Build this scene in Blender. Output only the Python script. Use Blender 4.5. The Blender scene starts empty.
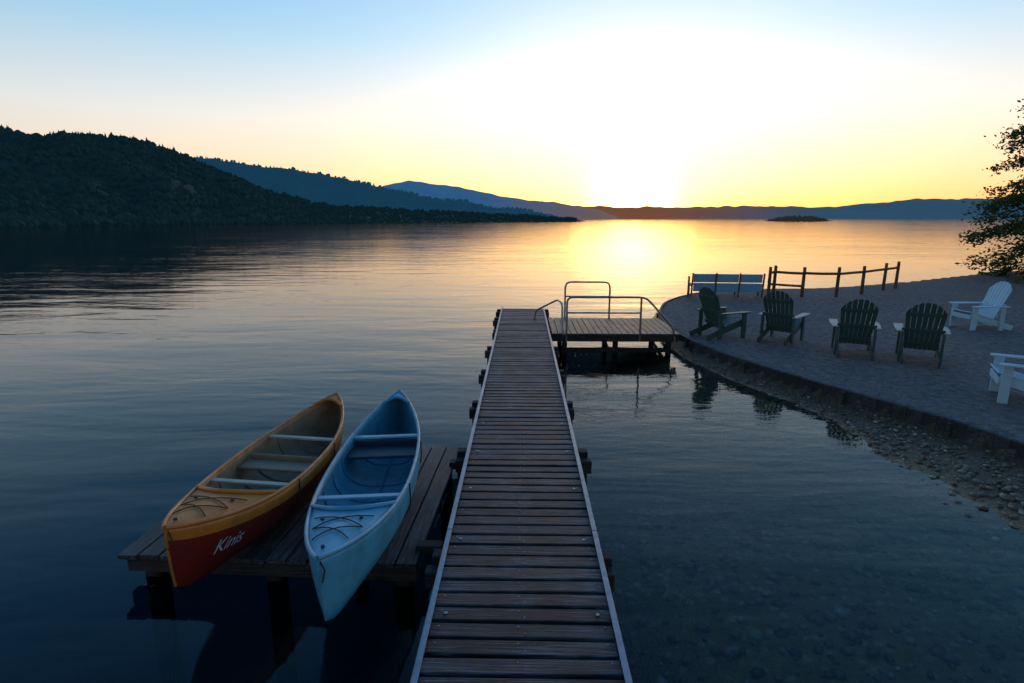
import bpy, bmesh, math, random
import numpy as np
from mathutils import Vector, Matrix, noise
random.seed(7); np.random.seed(7)
R=math.radians
scene=bpy.context.scene
col=scene.collection

# ------------------------------------------------------------------ helpers
def empty(name,loc=(0,0,0),rotz=0,scale=1):
    e=bpy.data.objects.new(name,None); col.objects.link(e)
    e.location=loc; e.rotation_euler=(0,0,rotz); e.scale=(scale,)*3
    e.empty_display_size=.2
    return e

class MB:
    def __init__(s): s.v=[];s.f=[];s.r=[];s.m=[];s.sm=[]
    def add(s,vs,fs,rnd=None,mi=0,smooth=False):
        o=len(s.v); s.v+=[tuple(v) for v in vs]
        rnd=random.random() if rnd is None else rnd
        for f in fs: s.f.append([o+i for i in f]); s.r.append(rnd); s.m.append(mi); s.sm.append(smooth)
    def box(s,c,d,rot=None,rnd=None,mi=0):
        hx,hy,hz=d[0]/2,d[1]/2,d[2]/2
        vs=[Vector((x,y,z)) for x in(-hx,hx) for y in(-hy,hy) for z in(-hz,hz)]
        if rot is not None: vs=[rot@v for v in vs]
        c=Vector(c); vs=[v+c for v in vs]
        s.add(vs,[(0,1,3,2),(4,6,7,5),(0,4,5,1),(2,3,7,6),(0,2,6,4),(1,5,7,3)],rnd,mi)
    def beam(s,a,b,w,h,up=(0,0,1),rnd=None,mi=0):
        a=Vector(a);b=Vector(b);d=(b-a);L=d.length;d.normalize()
        u=Vector(up); x=d.cross(u).normalized(); z=x.cross(d)
        M=Matrix((x,d,z)).transposed()
        s.box((a+b)/2,(w,L,h),M,rnd,mi)
    def prism(s,poly,th,M,rnd=None,mi=0):
        n=len(poly)
        vs=[M@Vector((p[0],p[1],-th/2)) for p in poly]+[M@Vector((p[0],p[1],th/2)) for p in poly]
        fs=[tuple(range(n))[::-1],tuple(range(n,2*n))]+[(i,(i+1)%n,n+(i+1)%n,n+i) for i in range(n)]
        s.add(vs,fs,rnd,mi)
    def tube(s,pts,r,seg=8,rnd=None,mi=0,close=False):
        pts=[Vector(p) for p in pts]; n=len(pts)
        rr=r if isinstance(r,(list,tuple)) else [r]*n
        vs=[];up=None
        for i,p in enumerate(pts):
            a=pts[max(i-1,0)];b=pts[min(i+1,n-1)]
            d=(b-a).normalized()
            if up is None:
                up=Vector((0,0,1)) if abs(d.z)<.9 else Vector((1,0,0))
            x=d.cross(up).normalized(); y=x.cross(d).normalized(); up=y
            for k in range(seg):
                t=2*math.pi*k/seg
                vs.append(p+(x*math.cos(t)+y*math.sin(t))*rr[i])
        fs=[]
        for i in range(n-1):
            for k in range(seg):
                fs.append((i*seg+k,i*seg+(k+1)%seg,(i+1)*seg+(k+1)%seg,(i+1)*seg+k))
        s.add(vs,fs,rnd,mi,True)
        s.add([vs[k] for k in range(seg)],[tuple(range(seg))],rnd,mi)
        s.add([vs[(n-1)*seg+k] for k in range(seg)],[tuple(range(seg))[::-1]],rnd,mi)
    def done(s,name,mats,parent=None,bevel=0):
        me=bpy.data.meshes.new(name); me.from_pydata(s.v,[],s.f)
        if not isinstance(mats,(list,tuple)): mats=[mats]
        for m in mats: me.materials.append(m)
        a=me.attributes.new('rnd','FLOAT','FACE'); a.data.foreach_set('value',s.r)
        me.polygons.foreach_set('material_index',s.m)
        me.polygons.foreach_set('use_smooth',s.sm)
        me.update()
        ob=bpy.data.objects.new(name,me); col.objects.link(ob)
        if parent: ob.parent=parent
        if bevel:
            b=ob.modifiers.new('bev','BEVEL'); b.width=bevel; b.segments=2; b.limit_method='ANGLE'
        return ob

def fillet(pts,r,n=5):
    pts=[Vector(p) for p in pts]; out=[pts[0]]
    for i in range(1,len(pts)-1):
        a,b,c=pts[i-1],pts[i],pts[i+1]
        d1=(a-b);d2=(c-b); rr=min(r,d1.length*.45,d2.length*.45)
        p=b+d1.normalized()*rr;q=b+d2.normalized()*rr
        for k in range(n+1):
            t=k/n; out.append(p*(1-t)**2+b*2*t*(1-t)+q*t*t)
    out.append(pts[-1]); return out

# ------------------------------------------------------------------ materials
class NT:
    def __init__(s,name,world=None):
        if world is None:
            s.mat=bpy.data.materials.new(name); s.mat.use_nodes=True
            s.t=s.mat.node_tree
        else: s.t=world.node_tree
        s.n=s.t.nodes; s.l=s.t.links
        s.bsdf=s.n.get('Principled BSDF'); s.out=s.n.get('Material Output')
    def new(s,t,**k):
        n=s.n.new(t)
        for a,b in k.items(): setattr(n,a,b)
        return n
    def link(s,a,b): s.l.new(a,b)
    def math(s,op,a,b=None,c=None):
        n=s.new('ShaderNodeMath',operation=op)
        for i,x in enumerate((a,b,c)):
            if x is None: continue
            if isinstance(x,(int,float)): n.inputs[i].default_value=x
            else: s.link(x,n.inputs[i])
        return n.outputs[0]
    def coords(s,kind='Object',scale=(1,1,1),loc=(0,0,0)):
        if kind=='World': o=s.new('ShaderNodeNewGeometry').outputs['Position']
        else: o=s.new('ShaderNodeTexCoord').outputs[kind]
        m=s.new('ShaderNodeMapping'); m.inputs['Scale'].default_value=scale; m.inputs['Location'].default_value=loc
        s.link(o,m.inputs[0]); return m.outputs[0]
    def noise(s,vec,scale=5,detail=4,rough=.6,dist=0):
        n=s.new('ShaderNodeTexNoise'); s.link(vec,n.inputs['Vector'])
        n.inputs['Scale'].default_value=scale;n.inputs['Detail'].default_value=detail
        n.inputs['Roughness'].default_value=rough; n.inputs['Distortion'].default_value=dist
        return n.outputs['Fac']
    def ramp(s,fac,stops):
        n=s.new('ShaderNodeValToRGB'); s.link(fac,n.inputs[0]); e=n.color_ramp.elements
        while len(e)<len(stops): e.new(.5)
        for x,(p,c) in zip(e,stops):
            x.position=p; x.color=(*c,1) if len(c)==3 else c
        return n.outputs[0]
    def mix(s,f,a,b,mode='MIX'):
        n=s.new('ShaderNodeMix',data_type='RGBA',blend_type=mode)
        for i,x in ((0,f),(6,a),(7,b)):
            if isinstance(x,(int,float)): n.inputs[i].default_value=x
            elif isinstance(x,tuple): n.inputs[i].default_value=(*x,1) if len(x)==3 else x
            else: s.link(x,n.inputs[i])
        return n.outputs[2]
    def maprange(s,x,a,b,smooth=False):
        n=s.new('ShaderNodeMapRange',interpolation_type='SMOOTHSTEP' if smooth else 'LINEAR'); s.link(x,n.inputs[0])
        n.inputs[1].default_value=a; n.inputs[2].default_value=b; return n.outputs[0]
    def bump(s,h,strength=.5,dist=.01,normal=None):
        n=s.new('ShaderNodeBump'); n.inputs['Strength'].default_value=strength; n.inputs['Distance'].default_value=dist
        s.link(h,n.inputs['Height'])
        if normal: s.link(normal,n.inputs['Normal'])
        return n.outputs[0]
    def setp(s,**k):
        for a,b in k.items():
            a=a.replace('_',' ')
            i=s.bsdf.inputs[a]
            if isinstance(b,(int,float)): i.default_value=b
            elif isinstance(b,tuple): i.default_value=(*b,1)
            else: s.link(b,i)
    def attr(s,name='rnd'):
        n=s.new('ShaderNodeAttribute',attribute_name=name); return n.outputs['Fac']

def wood_mat(name,c1,c2,axis='X',rough=.55,worn=None):
    t=NT(name)
    st={'X':(1.2,28,28),'Y':(28,1.2,28),'Z':(28,28,1.2)}[axis]
    r=t.attr()
    v=t.coords('Object',st)
    off=t.new('ShaderNodeCombineXYZ'); k=t.math('MULTIPLY',r,83.0)
    for i in range(3): t.link(k,off.inputs[i])
    ad=t.new('ShaderNodeVectorMath',operation='ADD'); t.link(v,ad.inputs[0]); t.link(off.outputs[0],ad.inputs[1])
    g=t.noise(ad.outputs[0],2.2,5,.7,.6)
    big=t.noise(t.coords('Object',(1.6,1.6,1.6)),1.5,3,.65)
    base=t.mix(r,c1,c2)
    dark=t.ramp(g,[(.34,(.16,.16,.17)),(.52,(.9,.9,.9)),(.78,(1.7,1.7,1.7))])
    c=t.mix(1.0,base,dark,'MULTIPLY')
    st2=t.ramp(big,[(.35,(.5,.5,.5)),(.65,(1.2,1.2,1.2))])
    c=t.mix(.8,c,st2,'MULTIPLY')
    if worn:
        w=t.ramp(t.math('ADD',t.math('MULTIPLY',g,.8),t.math('MULTIPLY',big,.35)),[(.59,(0,0,0)),(.73,(1,1,1))])
        c=t.mix(w,c,worn)
    rf=t.math('MULTIPLY_ADD',g,.5,rough-.25)
    t.setp(Base_Color=c,Roughness=rf,Normal=t.bump(g,1.0,.012))
    t.setp(**{'Specular_IOR_Level':.4})
    return t.mat

M_deck=wood_mat('weathered_planks',(.024,.027,.034),(.072,.076,.09),'X',.55,(.16,.175,.205))
M_beam=wood_mat('beam_wood',(.05,.042,.038),(.09,.075,.066),'Y',.7)
M_beamx=wood_mat('beam_wood_x',(.06,.048,.04),(.1,.08,.07),'X',.7)
M_pile=wood_mat('pile_wood',(.035,.03,.028),(.06,.05,.045),'Z',.75)
M_plat=wood_mat('platform_planks',(.065,.055,.053),(.12,.10,.098),'Y',.5,(.2,.18,.18))
M_fence=wood_mat('fence_wood',(.20,.10,.04),(.28,.15,.065),'Z',.6)

def metal_mat(name,c,rough,metallic=1):
    t=NT(name); n=t.noise(t.coords('Object'),14,4,.7)
    t.setp(Base_Color=t.mix(n,c,tuple(x*.5 for x in c)),Roughness=t.math('MULTIPLY_ADD',n,.3,rough-.1),Metallic=float(metallic))
    return t.mat
M_alu=metal_mat('aluminium',(.38,.40,.44),.42)
M_galv=metal_mat('galvanised_tube',(.42,.42,.43),.35)

def paint_mat(name,c,rough=.45,dirt=.5,coat=0):
    t=NT(name); n=t.noise(t.coords('Object'),6,5,.65); n2=t.noise(t.coords('Object',(1,1,1)),45,3,.6)
    r=t.attr()
    cc=t.mix(t.math('MULTIPLY',t.ramp(n,[(.45,(0,0,0)),(.75,(1,1,1))]),dirt),c,tuple(x*.45+.015 for x in c))
    cc=t.mix(t.math('MULTIPLY',r,.35),cc,tuple(x*.7 for x in c))
    t.setp(Base_Color=cc,Roughness=t.math('MULTIPLY_ADD',n,.25,rough-.12),Normal=t.bump(n2,.15,.002))
    if coat: t.setp(Coat_Weight=float(coat),Coat_Roughness=.15)
    return t.mat
M_green=paint_mat('dark_green_paint',(.06,.115,.09),.5)
M_arm=paint_mat('pale_grey_arm_paint',(.38,.41,.39),.5)  # arms in a paler grey than the green frame
M_paleblue=paint_mat('pale_blue_paint',(.56,.74,.82),.45,.3)
M_benchblue=paint_mat('bench_blue_paint',(.26,.52,.68),.45)

# ------------------------------------------------------------------ shoreline
shore_ctrl=[(-3000,-100),(-40,-40),(-5,-32),(3,-25),(6,-18),(6.8,-8),(6.9,-2),(6.75,2),(6.45,5),(6.13,6.54),(5.80,7.62),(5.2,8.82),(4.45,10.44),
 (3.95,12.0),(3.75,13.6),(3.8,15.2),(4.2,17.2),(5.0,19.2),(6.6,21.2),(9.2,22.4),(12,22.9),(15.5,24.6),(22,28.7),(27,31),(45,34),(100,45),(400,80),(3000,200)]
def catmull(P,n):
    out=[]
    for i in range(1,len(P)-2):
        p0,p1,p2,p3=[np.array(P[j],float) for j in (i-1,i,i+1,i+2)]
        for k in range(n):
            t=k/n
            out.append(.5*((2*p1)+(-p0+p2)*t+(2*p0-5*p1+4*p2-p3)*t*t+(-p0+3*p1-3*p2+p3)*t**3))
    out.append(np.array(P[-2],float)); return out
mid=catmull(shore_ctrl[3:25],6)
shore=[np.array(p,float) for p in shore_ctrl[:4]]+mid+[np.array(p,float) for p in shore_ctrl[25:]]
shore=np.array(shore)
poly=np.vstack([shore,[[3000,-3000],[-3000,-3000]]])
def sdist(X,Y):
    d=np.full(X.shape,1e9)
    for a,b in zip(shore[:-1],shore[1:]):
        e=b-a; L=e@e
        if L<1e-9: continue
        t=np.clip(((X-a[0])*e[0]+(Y-a[1])*e[1])/L,0,1)
        d=np.minimum(d,np.hypot(X-a[0]-t*e[0],Y-a[1]-t*e[1]))
    ins=np.zeros(X.shape,bool)
    n=len(poly)
    for i in range(n):
        a=poly[i];b=poly[(i+1)%n]
        c=((a[1]>Y)!=(b[1]>Y))
        with np.errstate(divide='ignore',invalid='ignore'):
            xi=(b[0]-a[0])*(Y-a[1])/(b[1]-a[1] if b[1]!=a[1] else 1e-9)+a[0]
        ins^=(c&(X<xi))
    return np.where(ins,d,-d)
GZ=.30
def gheight(X,Y):
    s=sdist(X,Y)
    so=np.maximum(-s,0)
    k=np.clip((Y-7)/6,0,1)
    slope=.095+.4*k
    near=.13-slope*so
    deep=np.where(so>4.9,-.34-(so-4.9)*.5,near)
    z=np.where(s>0,GZ+np.clip(s-14,0,60)*.012,np.minimum(near,deep))
    return np.maximum(z,-6),s

def axis(segs):
    out=[]
    for a,b,st in segs: out+=list(np.arange(a,b,st))
    return np.array(out)
gx=axis([(-20000,-2000,3000),(-2000,-200,300),(-200,-20,20),(-20,0,1.5),(0,3,.3),(3,12,.1),(12,30,.4),(30,60,2),(60,400,30),(400,2000,300),(2000,20001,3000)])
gy=axis([(-20000,-2000,3000),(-2000,-200,300),(-200,-20,15),(-20,0,1),(0,25,.12),(25,40,.5),(40,200,15),(200,2000,300),(2000,20001,3000)])
GX,GY=np.meshgrid(gx,gy)
Z,S=gheight(GX,GY)
jit=np.zeros(Z.shape)
for i in range(Z.shape[0]):
    for j in range(Z.shape[1]):
        x=GX[i,j];y=GY[i,j]
        if -5<x<40 and -5<y<40:
            p=Vector((x,y,0))
            jit[i,j]=noise.noise(p*.7)*.03+noise.noise(p*3.1)*.014
Z=Z+jit*np.where(S>0,np.clip(S*2,0,1)*.8,1.0)
h,w=Z.shape
vs=np.stack([GX.ravel(),GY.ravel(),Z.ravel()],1)
idx=np.arange(h*w).reshape(h,w)
fs=np.stack([idx[:-1,:-1].ravel(),idx[:-1,1:].ravel(),idx[1:,1:].ravel(),idx[1:,:-1].ravel()],1)
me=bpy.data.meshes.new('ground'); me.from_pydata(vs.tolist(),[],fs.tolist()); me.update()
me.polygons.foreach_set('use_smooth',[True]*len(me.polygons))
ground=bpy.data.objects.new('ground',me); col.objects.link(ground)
t=NT('ground_gravel')
P=t.coords('World')
sep=t.new('ShaderNodeSeparateXYZ'); t.link(P,sep.inputs[0]); z=sep.outputs[2]
n1=t.noise(P,.6,4,.6); n2=t.noise(P,7,5,.75); n3=t.noise(P,55,2,.6)
vor=t.new('ShaderNodeTexVoronoi'); t.link(P,vor.inputs['Vector']); vor.inputs['Scale'].default_value=11
vor2=t.new('ShaderNodeTexVoronoi'); t.link(P,vor2.inputs['Vector']); vor2.inputs['Scale'].default_value=38
dry=t.mix(n1,(.16,.14,.132),(.27,.245,.23))
dry=t.mix(t.ramp(n2,[(.42,(0,0,0)),(.62,(1,1,1))]),dry,(.10,.088,.083))
dry=t.mix(.8,dry,t.ramp(n3,[(.3,(.25,.25,.25)),(.7,(1.7,1.7,1.7))]),'MULTIPLY')
wet=t.mix(n2,(.17,.075,.02),(.46,.24,.085))
wet=t.mix(t.math('MULTIPLY',t.ramp(vor.outputs['Distance'],[(.25,(1,1,1)),(.5,(0,0,0))]),t.ramp(vor.outputs['Color'],[(.4,(0,0,0)),(.7,(1,1,1))])),wet,(.55,.34,.17))
deepc=t.mix(t.maprange(z,-.38,-1.2),wet,(.012,.045,.065))  # bed colour turns dark blue with depth, standing in for water absorption
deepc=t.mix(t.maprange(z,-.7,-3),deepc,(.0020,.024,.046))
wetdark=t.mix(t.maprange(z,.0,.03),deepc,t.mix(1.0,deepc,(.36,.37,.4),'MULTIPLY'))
wf=t.maprange(z,.17,.24)
c=t.mix(wf,wetdark,dry)
bh=t.math('ADD',t.math('MULTIPLY',n2,.8),t.math('ADD',t.math('MULTIPLY',n3,.3),t.math('MULTIPLY',vor2.outputs['Distance'],.35)))
t.setp(Base_Color=c,Roughness=t.math('MULTIPLY_ADD',wf,.35,.5),Normal=t.bump(bh,1.0,.045))
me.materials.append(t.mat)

# ------------------------------------------------------------------ water
mb=MB(); mb.add([(-20000,-20000,0),(20000,-20000,0),(20000,20000,0),(-20000,20000,0)],[(0,1,2,3)])
t=NT('lake_water'); t.n.remove(t.bsdf)
a=t.noise(t.coords('World',(.35,1.1,1)),.55,3,.5,.4)
b=t.noise(t.coords('World',(1.6,4.6,1)),1.1,3,.5,.3)
c2=t.noise(t.coords('World',(.03,.09,1)),1,2,.5)
patch=t.ramp(c2,[(.35,(.2,.2,.2)),(.65,(1,1,1))])
hgt=t.math('ADD',t.math('MULTIPLY',a,1.0),t.math('MULTIPLY',t.math('MULTIPLY',b,.24),patch))
nb=t.bump(hgt,1.0,.034)
fr=t.new('ShaderNodeFresnel'); fr.inputs[0].default_value=1.333; t.link(nb,fr.inputs[1])
gl=t.new('ShaderNodeBsdfGlossy'); gl.inputs['Roughness'].default_value=.05; t.link(nb,gl.inputs['Normal'])
tr=t.new('ShaderNodeBsdfTransparent'); tr.inputs[0].default_value=(.88,.88,.85,1)
mx=t.new('ShaderNodeMixShader'); t.link(fr.outputs[0],mx.inputs[0]); t.link(tr.outputs[0],mx.inputs[1]); t.link(gl.outputs[0],mx.inputs[2])
t.link(mx.outputs[0],t.out.inputs[0])
mb.done('water',t.mat)

# ------------------------------------------------------------------ hills
def hill_mat(name,c,haze,hazestr,warm=None,wq=.34):  # aerial haze is put into the hill surface as emission
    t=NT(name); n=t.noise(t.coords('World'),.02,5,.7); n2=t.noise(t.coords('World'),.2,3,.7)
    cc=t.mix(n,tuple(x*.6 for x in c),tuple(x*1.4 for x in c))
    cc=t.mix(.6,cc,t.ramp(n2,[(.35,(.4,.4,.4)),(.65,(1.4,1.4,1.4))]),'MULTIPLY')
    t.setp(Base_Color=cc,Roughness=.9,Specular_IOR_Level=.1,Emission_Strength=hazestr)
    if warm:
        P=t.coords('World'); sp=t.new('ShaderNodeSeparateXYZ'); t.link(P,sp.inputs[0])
        q=t.math('DIVIDE',sp.outputs[0],sp.outputs[1])   # bearing over the lake: haze emission tinted warm around the sun
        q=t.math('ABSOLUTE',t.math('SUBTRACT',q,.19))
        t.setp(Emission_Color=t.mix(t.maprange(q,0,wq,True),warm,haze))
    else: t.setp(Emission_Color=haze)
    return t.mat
def interp(P,x):
    xs=[p[0] for p in P]; return float(np.interp(x,xs,[p[1] for p in P]))
def make_hill(name,ridge,Yr,shoreY,mat,nx,nt,rough,trees=0,tmat=None,th=(6,9)):
    x0,x1=ridge[0][0],ridge[-1][0]
    def pt(x,t):
        zr=interp(ridge,x)
        zr+= (noise.noise(Vector((x*14/Yr,3.3,Yr)))*.5+noise.noise(Vector((x*60/Yr,1.3,Yr)))*.2)*rough*min(1,max(zr,0)/20)
        b=x/Yr; ys=shoreY(x)
        if t<=1:
            y=ys+(Yr-ys)*t
            prof=.12*t+.88*t**1.15
            zz=zr*prof+noise.noise(Vector((b*14,t*4,Yr*.7)))*zr*.2*math.sin(math.pi*t)
            zz=zz-1.0*(1-t)
        else:
            y=Yr+(t-1)*Yr*.5; zz=zr*(1-(t-1)*1.1)-2*(t-1)
        return (b*y,y,zz)
    tt=[i/nt for i in range(nt+1)]+[1.3,1.6,2.0]
    xs=np.linspace(x0,x1,nx)
    V=[pt(x,t) for x in xs for t in tt]; m=len(tt)
    F=[(i*m+j,(i+1)*m+j,(i+1)*m+j+1,i*m+j+1) for i in range(nx-1) for j in range(m-1)]
    me=bpy.data.meshes.new(name); me.from_pydata(V,[],F); me.materials.append(mat)
    me.polygons.foreach_set('use_smooth',[True]*len(F)); me.update()
    ob=bpy.data.objects.new(name,me); col.objects.link(ob)
    if trees:
        V=[];F=[]
        for k in range(trees):
            x=random.uniform(x0,x1); t_=random.random()**.8*1.03 if random.random()>.12 else random.uniform(0.0,.04)
            p=pt(x,t_)
            if p[2]<-.9 or interp(ridge,x)<2: continue
            H=random.uniform(*th)*(0.65+.35*t_)*(.35+.65*min(1,interp(ridge,x)/40))
            if random.random()<.12: H*=1.2
            con=random.random()<.5
            o=len(V); n=5
            a0=random.uniform(0,6.28)
            if con:
                Rr=H*random.uniform(.22,.34)
                for q in range(n): V.append((p[0]+Rr*math.cos(a0+q*6.283/n),p[1]+Rr*math.sin(a0+q*6.283/n),p[2]+H*.05))
                V.append((p[0],p[1],p[2]+H))
                F+=[(o+q,o+(q+1)%n,o+n) for q in range(n)]
            else:
                Rr=H*random.uniform(.4,.6); H*=.8
                for zz,rf in ((0.1,.6),(.5,1),(.85,.6)):
                    for q in range(n):
                        r2=Rr*rf*random.uniform(.75,1.2)
                        V.append((p[0]+r2*math.cos(a0+q*6.283/n),p[1]+r2*math.sin(a0+q*6.283/n),p[2]+H*zz))
                V.append((p[0],p[1],p[2]+H))
                for l in range(2):
                    F+=[(o+l*n+q,o+l*n+(q+1)%n,o+(l+1)*n+(q+1)%n,o+(l+1)*n+q) for q in range(n)]
                F+=[(o+2*n+q,o+2*n+(q+1)%n,o+3*n) for q in range(n)]
        me=bpy.data.meshes.new('distant_trees'); me.from_pydata(V,[],F); me.materials.append(tmat); me.update()
        o2=bpy.data.objects.new('distant_trees',me); col.objects.link(o2)
ridge1=[(-1500,60),(-1250,85),(-950,80),(-745,98),(-600,96),(-539,92),(-508,84),(-461,85),(-425,83),(-384,77),(-348,63),(-317,49),(-271,31),(-219,19),(-147,12),(-55,8),(7,5),(50,3),(66,0)]
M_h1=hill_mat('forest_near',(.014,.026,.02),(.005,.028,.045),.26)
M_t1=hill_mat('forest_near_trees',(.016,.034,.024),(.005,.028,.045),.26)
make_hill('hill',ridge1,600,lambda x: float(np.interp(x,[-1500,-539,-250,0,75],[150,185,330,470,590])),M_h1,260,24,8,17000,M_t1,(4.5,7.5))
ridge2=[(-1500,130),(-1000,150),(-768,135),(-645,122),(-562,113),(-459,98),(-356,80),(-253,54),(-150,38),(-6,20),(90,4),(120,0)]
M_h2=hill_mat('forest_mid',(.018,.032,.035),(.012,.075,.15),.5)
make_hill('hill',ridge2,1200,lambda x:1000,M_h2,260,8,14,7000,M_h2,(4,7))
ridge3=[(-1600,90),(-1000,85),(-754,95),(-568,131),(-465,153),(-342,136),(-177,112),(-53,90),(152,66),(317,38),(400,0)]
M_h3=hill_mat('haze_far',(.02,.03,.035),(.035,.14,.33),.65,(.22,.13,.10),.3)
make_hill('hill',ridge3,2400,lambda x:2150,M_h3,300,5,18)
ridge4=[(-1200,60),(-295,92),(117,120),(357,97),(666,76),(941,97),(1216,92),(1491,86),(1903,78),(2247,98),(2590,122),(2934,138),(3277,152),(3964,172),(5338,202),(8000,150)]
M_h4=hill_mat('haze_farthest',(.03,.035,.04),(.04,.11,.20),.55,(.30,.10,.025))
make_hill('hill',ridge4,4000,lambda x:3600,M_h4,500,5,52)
# island
mb=MB()
for k in range(260):
    x=random.uniform(292,364); e=1-abs((x-328)/37)**2.5
    y=700+random.uniform(-8,8); Hh=random.uniform(3.5,7.5)*max(e,.15); r=random.uniform(1.5,3); a0=random.random()*6
    vs=[(x+r*math.cos(a0+q),y+r*math.sin(a0+q),0.2) for q in (0,1.25,2.5,3.75,5)]+[(x+.6*r*math.cos(a0+q),y+.6*r*math.sin(a0+q),Hh*.75) for q in (0,1.25,2.5,3.75,5)]+[(x,y,Hh)]
    mb.add(vs,[(q,(q+1)%5,5+(q+1)%5,5+q) for q in range(5)]+[(5+q,5+(q+1)%5,10) for q in range(5)])
base=[(328+39*math.cos(q*.2618),700+11*math.sin(q*.2618),-1) for q in range(24)]+[(328+33*math.cos(q*.2618),700+8*math.sin(q*.2618),1.3) for q in range(24)]
mb.add(base,[(q,(q+1)%24,24+(q+1)%24,24+q) for q in range(24)]+[tuple(range(24,48))])
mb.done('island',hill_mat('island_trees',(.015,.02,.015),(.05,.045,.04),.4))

# ------------------------------------------------------------------ timber edging
mb=MB()
pts=[p for p in mid if p[1]>-12 and p[0]<8.6]
for a,b in zip(pts[:-1],pts[1:]):
    d=np.array(b)-np.array(a); L=np.linalg.norm(d); 
    nseg=max(1,int(L/.45))
    for q in range(nseg):
        p=a+d*q/nseg; r=a+d*(q+1)/nseg
        zt=random.uniform(-.006,.006)
        mb.beam((p[0],p[1],.18+zt),(r[0],r[1],.18+zt),.08,.28)
for k in range(3,len(pts),7):
    p=pts[k]; mb.tube([(p[0]-.09,p[1]-.04,-.2),(p[0]-.09,p[1]-.04,.3)],.03,7)
mb.done('timber_edging',M_beam,None,.012)

# ------------------------------------------------------------------ main dock
dock=empty('wooden_dock')
mb=MB(); y=-27.0
while y<16.0:
    wv=.14+random.uniform(-.005,.005)
    rot=Matrix.Rotation(random.uniform(-.008,.008),3,'Z')@Matrix.Rotation(random.uniform(-.03,.03),3,'X')@Matrix.Rotation(random.uniform(-.003,.003),3,'Y')
    mb.box((random.uniform(-.006,.006),y,.48+random.uniform(-.004,.004)),(1.16+random.uniform(-.01,.008),wv-.020,.038),rot)
    y+=.146
mb.done('planks',M_deck,dock,.007)
mb=MB()
for sx in(-1,1):
    for k in range(18):
        y0=-27+k*2.4; mb.box((sx*.598,y0+1.2,.495),(.022,2.392,.05)); mb.box((sx*.585,y0+1.2,.5235),(.034,2.392,.006))
mb.done('edge_strip',M_alu,dock,.002)
mb=MB()
for k in range(295):
    yy=-27+k*.146
    for sx in(-1,1):
        if k%6==3: mb.tube([(sx*.49,yy,.49),(sx*.49,yy,.506)],.013,8)
        mb.tube([(sx*.52+random.uniform(-.01,.01),yy+.03,.49),(sx*.52,yy+.03,.5022)],.005,6)
        mb.tube([(sx*.02+random.uniform(-.01,.01),yy-.03*sx,.49),(sx*.02,yy-.03*sx,.5022)],.005,6)
mb.done('bolts',M_galv,dock)
mb=MB()
for x in(-.5,0,.5): mb.box((x,-5.5,.385),(.06,43,.148))
mb.done('stringers',M_beam,dock)
mb=MB(); mp=MB()
for yb in [-24,-20,-16,-12,-8.8,-5.2,-1.6,2.0,3.8,5.8,7.5,9.2,11,12.8,14.4,15.8]:
    e=random.uniform(.7,.76)
    mb.box((random.uniform(-.02,.02),yb,.36),(2*e,.11,.14))
    for sx in(-1,1):
        mp.box((sx*(e-.02-.06),yb+.12,-.9),(.12,.12,2.78))
mb.done('cross_beams',M_beamx,dock,.008)
mp.done('piles',M_pile,dock,.01)

# ------------------------------------------------------------------ swim platform
sp=empty('swim_platform')
mb=MB(); x=.72
while x<3.45:
    mb.box((x,13.5,.47+random.uniform(-.003,.003)),(.13,2.06+random.uniform(-.01,.01),.038)); x+=.143
mb.done('planks',M_plat,sp,.005)
mb=MB()
for yb in(12.55,13.5,14.45): mb.box((2.07,yb,.375),(2.8,.07,.15))
mb.done('joists',M_beamx,sp,.006)
mb=MB()
for xb in(.95,2.1,3.3):
    for yb in(12.65,14.35): mb.box((xb,yb,-.75),(.11,.11,2.1))
    mb.beam((xb,12.65,.28),(xb,14.35,.05),.05,.09)
mb.beam((.95,12.57,.1),(3.3,12.57,.1),.04,.1)
mb.done('legs',M_pile,sp,.008)

rl=empty('metal_railing')
mb=MB()
r=.023
yn=12.52
mb.tube(fillet([(.98,yn,.3),(.98,yn,1.3),(2.72,yn,1.3),(3.36,yn,.62),(3.4,yn,.3)],.14),r)
mb.tube([(2.62,yn,.3),(2.62,yn,1.29)],r)
mb.tube([(.98,yn,.95),(2.62,yn,.95)],r*.8)
mb.done('near_rail',M_galv,rl)
mb=MB(); yf=14.5
mb.tube(fillet([(1.08,yf,.3),(1.08,yf,1.42),(2.22,yf,1.42),(2.22,yf,.3)],.16),r)
mb.tube([(1.08,yf,1.05),(2.22,yf,1.05)],r*.8)
mb.done('far_rail',M_galv,rl)
mb=MB()
mb.tube(fillet([(.3,14.3,.5),(.33,14.3,.72),(.82,13.4,1.12),(.9,12.9,1.1),(.9,12.7,.45)],.12),r)
mb.done('step_rail',M_galv,rl)

# ------------------------------------------------------------------ canoe platform
cp=empty('canoe_platform',(-2.1,5.3,0),R(-2.5))
mb=MB(); x=-1.09
while x<1.27:
    mb.box((x,random.uniform(-.015,.015),.28+random.uniform(-.003,.003)),(.164,2.42,.04)); x+=.178
mb.done('planks',M_plat,cp,.007)
mb=MB()
for yb in(-1.1,0,1.12): mb.box((0.07,yb,.18),(2.46,.09,.158))
mb.done('joists',M_beamx,cp,.008)
mb=MB()
for xb in(-1.02,0.05,1.15):
    for yb in(-1.0,1.02): mb.box((xb,yb,-1.0),(.13,.13,2.2))
mb.done('piles',M_pile,cp,.01)
mb=MB()
mb.box((1.37,-.95,.3),(.22,.1,.08)); mb.box((1.37,.7,.3),(.22,.1,.08))
mb.done('brackets',M_beamx,cp,.006)

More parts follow.
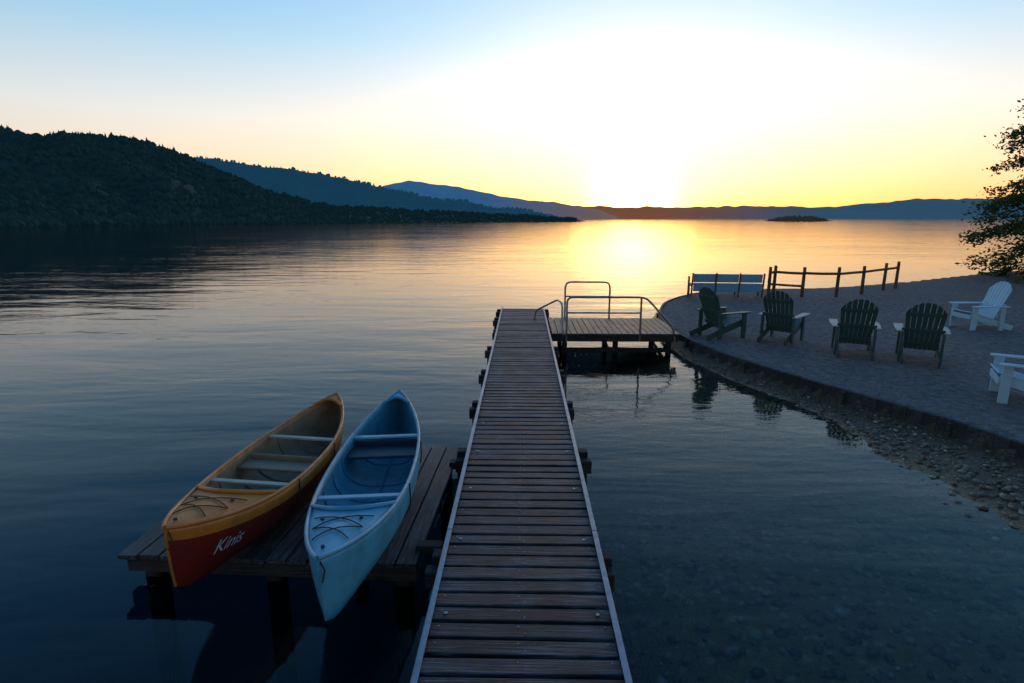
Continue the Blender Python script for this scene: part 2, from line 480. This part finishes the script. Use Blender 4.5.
# ------------------------------------------------------------------ canoes
def canoe(near,far,zk,B,mats,tdeck,two_tone,seat_mat,thw,seats,roll=0):
    hull_m,trim_m,in_m,deck_m,cord_m=mats
    near=Vector((*near,0));far=Vector((*far,0)); L=(far-near).length
    ang=math.atan2(-(far-near).x,(far-near).y)
    e=empty('canoe',((near.x+far.x)/2,(near.y+far.y)/2,zk),ang); e.rotation_euler=(0,roll,ang)
    D=.40
    def bb(t): return B*max(0,1-abs(t)**2.3)**.85
    def sheer(t): return D+(.19 if t<0 else .16)*abs(t)**2.6
    def keel(t): return .03*abs(t)**2+.08*max(0,(abs(t)-.88)/.12)**2
    def S(t,u):
        th=u*math.pi/2
        cx=math.cos(th); sz=math.sin(th)
        q=u if u<=1 else 2-u
        x=bb(t)*math.copysign(abs(cx)**.6,cx)*(1+.10*math.sin(math.pi*min(1,q*1.1))*(1-abs(t)**2))
        z=sheer(t)-(sheer(t)-keel(t))*abs(sz)**(.95+.25*abs(t)**2)
        fr=(sheer(t)-z)/max(.01,sheer(t)-keel(t))
        y=t*L/2*(1-.03*fr**2*abs(t)**6)
        return Vector((x,y,z))
    NT_,NU=56,24
    ts=[math.sin(math.pi/2*(i/(NT_/2)-1)) for i in range(NT_+1)]
    mb=MB()
    mb.v=[tuple(S(t,2*j/NU)) for t in ts for j in range(NU+1)]
    for i in range(NT_):
        for j in range(NU):
            a=i*(NU+1)+j
            mi=1 if two_tone and (j<2 or j>=NU-2) else 0
            mb.f.append([a,a+1,a+NU+2,a+NU+1]); mb.r.append(.3); mb.m.append(mi); mb.sm.append(True)
    ob=mb.done('hull',[hull_m,trim_m,in_m,in_m],e)
    bm=bmesh.new(); bm.from_mesh(ob.data); bmesh.ops.remove_doubles(bm,verts=bm.verts,dist=.0005); bmesh.ops.recalc_face_normals(bm,faces=bm.faces)
    f=max(bm.faces,key=lambda f:f.calc_center_median().x)
    if f.normal.x<0: bmesh.ops.reverse_faces(bm,faces=bm.faces)
    bm.to_mesh(ob.data); bm.free()
    so=ob.modifiers.new('s','SOLIDIFY'); so.thickness=.016; so.offset=-1; so.material_offset=2; so.material_offset_rim=0
    mb=MB()
    for sd in(0,2):
        mb.tube([S(t,sd)+Vector((0,0,.006)) for t in ts[1:-1]],.017,8,.3)
    mb.tube([S(-.9995,k/20)+Vector((0,-.002,0)) for k in range(0,20)],.009,6,.3)
    mb.done('gunwale',trim_m,e)
    def deck(t0,t1,name,conc):
        mb=MB(); n=22;m=12;V=[]
        for i in range(n+1):
            for j in range(m+1):
                s=2*j/m-1
                inner=t1+conc*(1-s*s)
                t=t0+(inner-t0)*(i/n)
                b=bb(t)-.004
                V.append(Vector((s*b,t*L/2,sheer(t)+.004+.06*(1-s*s)*min(1,b/.2))))
        F=[(i*(m+1)+j,i*(m+1)+j+1,(i+1)*(m+1)+j+1,(i+1)*(m+1)+j) for i in range(n) for j in range(m)]
        mb.add(V,F,.4,0,True)
        o=mb.done(name,deck_m,e)
        bm=bmesh.new(); bm.from_mesh(o.data); bmesh.ops.recalc_face_normals(bm,faces=bm.faces)
        if sum(f.normal.z for f in bm.faces)<0: bmesh.ops.reverse_faces(bm,faces=bm.faces)
        bm.to_mesh(o.data); bm.free()
        s_=o.modifiers.new('s','SOLIDIFY'); s_.thickness=.008
        mb=MB(); mb.tube([V[n*(m+1)+j]+Vector((0,0,.012)) for j in range(m+1)],.018,8,.3)
        mb.done(name+'_coaming',trim_m,e)
    deck(-.998,tdeck,'bow_deck',-.12); deck(.998,.82,'stern_deck',.04)
    mb=MB()
    for t_ in thw:
        b=bb(t_); zc=sheer(t_)-.02
        mb.box((0,t_*L/2,zc),(2*b-.03,.06,.022),None,.3)
    mb.done('thwarts',seat_mat[0],e,.006)
    mb=MB()
    for t_,dd in seats:
        b=bb(t_); zc=sheer(t_)-.11
        mb.box((0,t_*L/2,zc),(2*b-.04,dd,.03),None,.3)
        mb.box((0,t_*L/2+dd/2+.02,zc+.03),(2*b-.06,.03,.07),None,.3)
    mb.done('seats',seat_mat[1],e,.012)
    mb=MB()
    for t_ in(-.2,0,.18,.45,.62):
        mb.tube([Vector((S(t_,u).x*.955,S(t_,u).y,S(t_,u).z+.02)) for u in np.linspace(.15,1.85,18)],.009,6,.5)
    mb.tube([(0,t_*L/2,keel(t_)+.022) for t_ in np.linspace(-.9,.9,20)],.014,6,.5)
    mb.done('ribs',in_m,e)
    mb=MB()
    def dk(s,t): 
        b=bb(t); return (s*b,t*L/2,sheer(t)+.014+.06*(1-s*s)*min(1,b/.2))
    t0,t1=-.84,tdeck-.16
    tm_=(t0+t1)/2
    for a_,b_ in(((-.8,t1),(.8,tm_)),((.8,t1),(-.8,tm_)),((-.8,tm_),(.8,t0)),((.8,tm_),(-.8,t0))):
        mb.tube([dk(a_[0]+(b_[0]-a_[0])*k/8,a_[1]+(b_[1]-a_[1])*k/8) for k in range(9)],.0045,6,.2)
    mb.tube([(0,-L/2+.02,sheer(1)+.02),(.04,-L/2+.0,sheer(1)-.05),(.02,-L/2-.01,sheer(1)-.13)],.006,6,.2)
    for t_ in (.28,-.25):
        mb.tube([S(t_,0)+Vector((-.02,0,.02)),S(t_,0)+Vector((.02,0,.01)),S(t_,.2)+Vector((.012,0,0)),S(t_,.35)+Vector((.012,0,-.004)),S(t_,.55)+Vector((.01,0,-.008))],.007,6,.2)
    mb.done('cords',cord_m,e)
    mb=MB()
    for s_,t_ in((0,-.93),(-.55,tdeck-.2),(.55,tdeck-.2)):
        p=dk(s_,t_); mb.tube([(p[0],p[1],p[2]-.004),(p[0],p[1],p[2]+.01)],.014,8,.2)
    mb.done('deck_fittings',cord_m,e)
    return e,S,L
def gel(name,c,rough=.34,coat=.25):
    t=NT(name); n=t.noise(t.coords('Object'),5,5,.7); n2=t.noise(t.coords('Object',(3,.6,14)),6,3,.7)
    cc=t.mix(t.ramp(n,[(.4,(0,0,0)),(.8,(1,1,1))]),c,tuple(x*.5+.01 for x in c))
    sc=t.ramp(n2,[(.62,(0,0,0)),(.72,(1,1,1))])
    cc=t.mix(t.math('MULTIPLY',sc,.15),cc,tuple(min(1,x*1.3+.1) for x in c))
    t.setp(Base_Color=cc,Roughness=t.math('MULTIPLY_ADD',n,.4,rough-.1),Coat_Weight=coat,Coat_Roughness=.2)
    return t.mat
M_red=gel('red_gelcoat',(.32,.022,.010))
M_org=gel('orange_gelcoat',(.82,.23,.02))
M_orgdeck=gel('orange_deck',(.85,.25,.03),.5,.05)
M_tan=gel('tan_interior',(.42,.25,.14),.55,.05)
M_blue=gel('light_blue_gelcoat',(.11,.42,.58))
M_bluein=gel('blue_interior',(.07,.30,.42),.5,.1)
M_bluedeck=gel('blue_deck',(.08,.44,.62),.5,.05)
M_cord=paint_mat('cord',(.03,.03,.03),.7)
M_orcord=paint_mat('cord_brown',(.1,.04,.02),.7)
M_cream=paint_mat('cream_thwart',(.58,.50,.40),.5)
M_darkseat=paint_mat('dark_seat',(.02,.045,.07),.5)
M_paleseat=paint_mat('pale_blue_seat',(.35,.58,.70),.4)
e1,S1,L1=canoe((-2.47,3.50),(-2.30,6.66),.33,.40,(M_red,M_org,M_tan,M_orgdeck,M_orcord),-.44,True,(M_cream,M_tan),(-.30,.36),((.05,.2),),R(2))
e2,S2,L2=canoe((-1.27,3.17),(-1.53,6.8),.325,.39,(M_blue,M_blue,M_bluein,M_bluedeck,M_cord),-.46,False,(M_paleseat,M_darkseat),(-.34,.40),((.30,.3),),R(-1))
# hull lettering
cu=bpy.data.curves.new('lettering','FONT'); cu.body='Kinis'; cu.size=.125; cu.shear=.6; cu.resolution_u=3; cu.space_character=.95
to=bpy.data.objects.new('tmp',cu); col.objects.link(to); bpy.context.view_layer.update()
dg=bpy.context.evaluated_depsgraph_get()
tm=bpy.data.meshes.new_from_object(to.evaluated_get(dg)); bpy.data.objects.remove(to)
for v in tm.vertices:
    yy=-L1/2+.26+v.co.x; tt_=yy/(L1/2)
    uu=.34-(v.co.y-.05)*1.7-v.co.x*.15
    p=S1(tt_,uu); d=(S1(tt_+.01,uu)-p).cross(S1(tt_,uu+.01)-p).normalized()
    if d.x<0: d=-d
    v.co=p+d*.004
lo=bpy.data.objects.new('lettering',tm); col.objects.link(lo); lo.parent=e1
tm.materials.append(paint_mat('white_lettering',(.7,.7,.68),.5,.1))

# ------------------------------------------------------------------ adirondack chairs
def chair(loc,phi,mat,arm,sc=1.1):
    e=empty('adirondack_chair',(*loc,GZ+.0),R(phi),sc)
    mb=MB()
    for sx in(-1,1): mb.box((sx*.3,.36,.265),(.035,.11,.53)); mb.box((sx*.3,-.27,.262),(.035,.09,.525))
    mb.done('legs',mat,e,.005)
    mb=MB()
    for sx in(-1,1): mb.beam((sx*.262,.43,.33),(sx*.262,-.56,.045),.028,.12)
    mb.done('side_rails',mat,e,.005)
    mb=MB()
    for k in range(7):
        f=k/6; y=.42-f*.5; zz=.33+ (y-.43)*.288+.075
        mb.box((0,y,zz),(.56,.075,.02),Matrix.Rotation(R(16),3,'X'))
    mb.done('seat_slats',mat,e,.004)
    mb=MB()
    for sx in(-1,1):
        pol=[(-.05,.46),(-.075,.42),(-.075,.05),(-.045,-.36),(.045,-.36),(.06,.05),(.075,.42),(.05,.46)]
        if sx>0: pol=[(-a,b) for a,b in pol][::-1]
        M=Matrix.Translation((sx*.33,0,.541))
        mb.prism(pol,.022,M)
    mb.done('armrests',arm,e,.004)
    mb=MB()
    base=Vector((0,-.10,.20)); top=Vector((0,-.45,1.07)); d=(top-base); Lb=d.length; d.normalize()
    n=7
    for k in range(n):
        u=(k-(n-1)/2); ang=u*R(1.3)
        def arch(x): return Lb-.19*(min(1,abs(x)/.30))**2.4
        w0,w1=.031,.0365
        cxs=u*.068+math.sin(ang)*Lb
        arc=[(w1*q,arch(cxs+w1*q)-.012*q*q) for q in np.linspace(1,-1,6)]
        pol=[(-w0,0),(w0,0)]+arc
        X=Vector((1,0,0)); N=X.cross(d)
        M=Matrix(((X.x,d.x,N.x,u*.068),(X.y,d.y,N.y,base.y),(X.z,d.z,N.z,base.z),(0,0,0,1)))@Matrix.Rotation(-ang,4,'Z')
        mb.prism(pol,.018,M)
    mb.done('back_slats',mat,e,.003)
    mb=MB()
    for q,wd in((.14,.5),(.42,.62),(.76,.46)):
        c=base+d*Lb*q
        mb.box((0,c.y-.032,c.z-.006),(wd,.028,.07),Matrix.Rotation(R(22),3,'X'))
    mb.box((0,.435,.30),(.56,.022,.10))
    mb.done('cross_rails',mat,e,.004)
chair((4.62,13.2),-66,M_green,M_green)
chair((5.85,12.75),-42,M_green,M_arm)
chair((6.75,11.5),-24,M_green,M_arm)
chair((7.75,11.0),-30,M_green,M_arm)
chair((11.45,14.3),92,M_paleblue,M_paleblue)
chair((7.68,8.35),60,M_paleblue,M_paleblue)

# ------------------------------------------------------------------ blue bench
be=empty('park_bench',(7.15,20.0,GZ),R(-5))
mb=MB()
for i in range(3):
    cx=(i-1)*.79
    for zc in(.34,.66): mb.box((cx,0,zc),(.74,.03,.30),Matrix.Rotation(R(8),3,'X'))
mb.done('back_panels',M_benchblue,be,.01)
mb=MB()
for i in range(4):
    cx=-1.2+i*.8
    mb.beam((cx,.06,-.02),(cx,-.06,.84),.05,.06,up=(0,1,0)); mb.box((cx,.5,.2),(.05,.05,.42)); mb.box((cx,.27,.385),(.05,.5,.05))
mb.tube([(-1.38,-.3,-.2),(-1.38,-.3,.75)],.035,8)
mb.done('frame',M_fence,be,.005)
mb=MB()
for i in range(4): mb.box((0,.12+i*.13,.425),(2.4,.11,.025))
mb.done('seat_slats',M_benchblue,be,.005)

# ------------------------------------------------------------------ fence
fe=empty('wooden_fence')
FP=[(8.85,20.6),(9.07,20.7),(9.8,20.1),(11.0,20.1),(12.35,20.9),(13.85,22.1),(14.7,22.7)]
mb=MB()
for i,(x,y) in enumerate(FP):
    hh=random.uniform(.98,1.06)
    ln=random.uniform(-.03,.03)
    mb.tube([(x,y,-.1),(x+ln*.5,y,.6),(x+ln,y,GZ+hh)],[.065,.058,.052],9)
mb.done('posts',M_fence,fe)
mb=MB()
for (a,b) in zip(FP[:-1],FP[1:]):
    mb.tube([(a[0],a[1]-.05,GZ+.83+random.uniform(-.03,.03)),((a[0]+b[0])/2,(a[1]+b[1])/2-.06,GZ+.82),(b[0],b[1]-.05,GZ+.83+random.uniform(-.03,.03))],.045,8)
mb.tube([(FP[0][0],FP[0][1]-.05,GZ+.4),(FP[2][0],FP[2][1]-.05,GZ+.38)],.04,8)
mb.done('rails',M_fence,fe)

# ------------------------------------------------------------------ pebbles
def stones(name,n,gen,mat,land=False):
    bm=bmesh.new(); bmesh.ops.create_icosphere(bm,subdivisions=1,radius=1)
    bv=[v.co.copy() for v in bm.verts]; bf=[[v.index for v in f.verts] for f in bm.faces]; bm.free()
    mb=MB()
    P=[gen() for _ in range(n)]
    X=np.array([p[0] for p in P]);Y=np.array([p[1] for p in P])
    ZZ,SS=gheight(X,Y)
    for (x,y,s),z_,s_ in zip(P,ZZ,SS):
        if (not land and s_>-.12) or (land and s_<.15): continue
        sc=Vector((s*random.uniform(.7,1.3),s*random.uniform(.7,1.3),s*random.uniform(.4,.7)))
        rot=Matrix.Rotation(random.random()*6.28,3,'Z')
        pz=z_+noise.noise(Vector((x,y,0))*.7)*.03
        vs=[rot@Vector((v.x*sc.x*random.uniform(.85,1.15),v.y*sc.y*random.uniform(.85,1.15),v.z*sc.z))+Vector((x,y,pz+s*.15)) for v in bv]
        mb.add(vs,bf,None,0,True)
    return mb.done(name,mat)
t=NT('pebble_stone'); r_=t.attr(); n=t.noise(t.coords('Object'),30,3,.6)
t.setp(Base_Color=t.mix(.5,t.ramp(r_,[(0,(.07,.045,.025)),(.5,(.20,.13,.08)),(.85,(.34,.25,.16)),(1,(.5,.42,.34))]),t.ramp(n,[(.3,(.4,.4,.4)),(.7,(1.2,1.2,1.2))]),'MULTIPLY'),Roughness=.45)
M_peb=t.mat
sh=[p for p in mid if -1<p[1]<13]
def g1():
    p=random.choice(sh); q=abs(random.gauss(0,1.0))
    return (p[0]-.15-q+random.uniform(-.3,.1),p[1]+random.uniform(-.5,.5),random.choice([.012,.018,.025,.035]))
def g2(): return (random.uniform(.9,6),random.uniform(1.5,6),random.choice([.018,.025,.035,.055])*random.uniform(.7,1.2))
def g3(): 
    y=random.uniform(6,20); return (random.uniform(4,6+y*.8),y,random.choice([.008,.012,.016,.022]))
stones('pebbles',2600,g1,M_peb); stones('pebbles',1900,g2,M_peb); stones('pebbles',1600,g3,M_peb,True)

# ------------------------------------------------------------------ tree, shrubs, grass
def leaf_mat():
    t=NT('leaves'); r=t.attr()
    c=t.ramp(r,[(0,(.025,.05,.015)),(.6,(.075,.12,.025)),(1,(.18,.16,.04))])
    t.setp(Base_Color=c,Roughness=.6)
    tl=t.new('ShaderNodeBsdfTranslucent'); t.link(c,tl.inputs[0])
    m=t.new('ShaderNodeMixShader'); m.inputs[0].default_value=.5
    t.link(t.bsdf.outputs[0],m.inputs[1]); t.link(tl.outputs[0],m.inputs[2]); t.link(m.outputs[0],t.out.inputs[0])
    return t.mat
M_leaf=leaf_mat()
def tree(name,loc,H,Rmax,nl,seed,zlow=.04,dens=1.0):
    random.seed(seed)
    e=empty(name,loc)
    tb=MB(); lf=MB()
    tb.tube([(0,0,-.3),(.05,.02,H*.25),(-.1,.05,H*.5),(.05,0,H*.75),(0,0,H*.97)],[.28,.22,.16,.09,.03],10,.5)
    def leaves(c,sp,n):
        for _ in range(n):
            p=c+Vector((random.gauss(0,sp),random.gauss(0,sp),random.gauss(0,sp*.5)))
            s=random.uniform(.05,.12)
            a=Vector((random.uniform(-1,1),random.uniform(-1,1),random.uniform(-.6,.6))).normalized()
            b=a.cross(Vector((random.uniform(-1,1),random.uniform(-1,1),random.uniform(-1,1)))).normalized()
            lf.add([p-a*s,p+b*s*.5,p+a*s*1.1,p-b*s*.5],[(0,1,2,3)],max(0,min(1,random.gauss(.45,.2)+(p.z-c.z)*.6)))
    for k in range(nl):
        f=zlow+(1-zlow)*(k/nl)**.9
        z0=H*f
        prof=(1-f)**.55*(.8+.2*min(1,f/.2))
        Lr=Rmax*prof*random.uniform(.7,1.06)+.3
        az=k*2.399+random.uniform(-.3,.3)
        dz=random.uniform(-.12,.3)
        d=Vector((math.cos(az),math.sin(az),0))
        pts=[]
        for q in range(7):
            s=q/6
            pts.append(Vector((0,0,z0))+d*Lr*s+Vector((random.uniform(-.08,.08),random.uniform(-.08,.08),Lr*(dz*s-.22*s*s+.05))))
        tb.tube(pts,[.07*(1-s/6*.85)*(1-f*.6) for s in range(7)],6,.5)
        for q in range(1,7):
            for sd in(-1.5,-.7,0,.7,1.5):
                if random.random()<.16 and q<6: continue
                side=Vector((-d.y,d.x,0))*sd*Lr*.17*random.uniform(.5,1.2)*(1.15-q/8)
                c=pts[q]+side+d*random.uniform(-.2,.25)+Vector((0,0,random.uniform(-.25,.1)))
                if sd: tb.tube([pts[q-1],(pts[q-1]+c)/2+Vector((0,0,.05)),c],[.018,.012,.006],5,.5)
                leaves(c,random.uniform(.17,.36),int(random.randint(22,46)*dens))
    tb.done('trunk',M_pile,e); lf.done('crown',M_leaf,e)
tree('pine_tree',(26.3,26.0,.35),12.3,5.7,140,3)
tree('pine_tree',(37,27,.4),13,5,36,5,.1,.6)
def shrub(loc,r,seed):
    random.seed(seed); mb=MB()
    for _ in range(1600):
        v=Vector((random.gauss(0,1),random.gauss(0,1),abs(random.gauss(0,.8)))).normalized()*r*random.uniform(.3,1)**.6
        v.z*=.7; s=random.uniform(.03,.07)
        a=Vector((random.uniform(-1,1),random.uniform(-1,1),random.uniform(-1,1))).normalized(); b=a.orthogonal().normalized()
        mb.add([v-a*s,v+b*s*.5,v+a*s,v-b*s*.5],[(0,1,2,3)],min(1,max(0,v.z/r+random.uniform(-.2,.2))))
    for k in range(9): mb.tube([(0,0,-.05),(random.uniform(-.5,.5)*r,random.uniform(-.5,.5)*r,r*.5)],.012,5,0.)
    o=mb.done('shrub',M_leaf); o.location=loc
shrub((23.2,25.8,.35),.7,1); shrub((24.6,27.5,.35),1.0,2); shrub((25.2,24.8,.35),.8,4)
tg=NT('grass_blades'); tg.setp(Base_Color=tg.ramp(tg.attr(),[(0,(.06,.11,.02)),(1,(.16,.22,.05))]),Roughness=.6)
mb=MB(); random.seed(11)
for _ in range(6500):
    a_=random.uniform(0,6.283); rr=math.sqrt(random.random())
    x=25.5+rr*4.6*math.cos(a_); y=24.6+rr*2.3*math.sin(a_)
    if noise.noise(Vector((x*.9,y*.9,2)))<-.15: continue
    z0=float(.30+min(60,max(0,0))*.012); hh=random.uniform(.07,.2); a2=random.uniform(0,3.14); w_=.012
    dx,dy=math.cos(a2)*w_,math.sin(a2)*w_; lx,ly=random.uniform(-.06,.06),random.uniform(-.06,.06)
    mb.add([(x-dx,y-dy,z0-.02),(x+dx,y+dy,z0-.02),(x+lx,y+ly,z0+hh)],[(0,1,2)])
mb.done('grass',tg.mat)

# ------------------------------------------------------------------ sky and sun
SUN_EL=R(1.5); SUN_AZ=R(10.6)
w=bpy.data.worlds.new('World'); scene.world=w; w.use_nodes=True
T=NT('',w); bg=T.n['Background']
sd=Vector((math.sin(SUN_AZ)*math.cos(SUN_EL),math.cos(SUN_AZ)*math.cos(SUN_EL),math.sin(SUN_EL)))
sky=T.new('ShaderNodeTexSky'); sky.sky_type='NISHITA'; sky.sun_disc=False; sky.sun_elevation=SUN_EL; sky.sun_rotation=SUN_AZ
sky.air_density=1.0; sky.dust_density=.6; sky.ozone_density=2.0
tc=T.new('ShaderNodeTexCoord').outputs['Generated']
nm=T.new('ShaderNodeVectorMath',operation='NORMALIZE'); T.link(tc,nm.inputs[0])
sp_=T.new('ShaderNodeSeparateXYZ'); T.link(nm.outputs[0],sp_.inputs[0]); zz=T.math('MAXIMUM',sp_.outputs[2],0.0)
dp=T.new('ShaderNodeVectorMath',operation='DOT_PRODUCT'); T.link(nm.outputs[0],dp.inputs[0]); dp.inputs[1].default_value=sd
dt=T.math('MAXIMUM',dp.outputs['Value'],0.0)
base=T.ramp(zz,[(0,(1.0,.62,.40)),(.07,(1.0,.80,.62)),(.15,(.84,.88,.88)),(.27,(.38,.68,.92)),(.45,(.10,.41,.80)),(.7,(.045,.22,.54)),(1,(.028,.14,.38))])
side=T.math('MULTIPLY_ADD',dp.outputs['Value'],.5,.5)
sidef=T.math('MULTIPLY_ADD',T.math('POWER',side,1.4),.72,.34)
base=T.mix(1.0,base,sidef,'MULTIPLY')
def scaled(colr,f):
    n=T.new('ShaderNodeVectorMath',operation='SCALE'); n.inputs[0].default_value=colr; T.link(f,n.inputs['Scale']); return n.outputs[0]
def addv(a,b):
    n=T.new('ShaderNodeVectorMath',operation='ADD'); T.link(a,n.inputs[0]); T.link(b,n.inputs[1]); return n.outputs[0]
wide=scaled((.46,.34,.24),T.math('POWER',dt,13.0))
flat=T.math('EXPONENT',T.math('MULTIPLY',zz,-5.5))
core=scaled((2.6,1.45,.42),T.math('MULTIPLY',flat,T.math('POWER',dt,34.0)))
hot=scaled((5.0,3.2,1.1),T.math('POWER',dt,600.0))
gold=T.math('MULTIPLY',T.math('EXPONENT',T.math('MULTIPLY',zz,-9.0)),T.math('POWER',dt,4.0))
summ=T.mix(T.math('MULTIPLY',gold,.9),base,(1.45,.82,.24))
summ=addv(addv(summ,wide),core)
hz=T.math('EXPONENT',T.math('MULTIPLY',zz,-21.0))
bandf=T.math('MULTIPLY',hz,T.math('POWER',dt,2.5))
summ=T.mix(T.math('MULTIPLY',bandf,.95),summ,(1.55,.58,.03))
summ=addv(summ,hot)
summ=addv(summ,scaled((3.0,1.7,.3),T.math('MULTIPLY',hz,T.math('POWER',dt,150.0))))
nsk=T.new('ShaderNodeVectorMath',operation='SCALE'); T.link(sky.outputs[0],nsk.inputs[0]); nsk.inputs['Scale'].default_value=.03
summ=addv(summ,nsk.outputs[0])
T.link(summ,bg.inputs[0]); bg.inputs[1].default_value=1.0
sl=bpy.data.lights.new('sun','SUN'); sl.energy=.025; sl.angle=R(12); sl.color=(1,.55,.2)
so=bpy.data.objects.new('sun',sl); col.objects.link(so); so.rotation_euler=sd.to_track_quat('Z','Y').to_euler(); so.location=(20,100,30)

scene.view_settings.view_transform='Standard'; scene.view_settings.look='None'; scene.view_settings.exposure=0
cam=bpy.data.cameras.new('camera'); cam.lens=20; cam.sensor_width=36; cam.clip_start=.05; cam.clip_end=60000
co=bpy.data.objects.new('camera',cam); col.objects.link(co); co.location=(0,0,3.0); co.rotation_euler=(R(90-12.2),0,R(1.1))
scene.camera=co
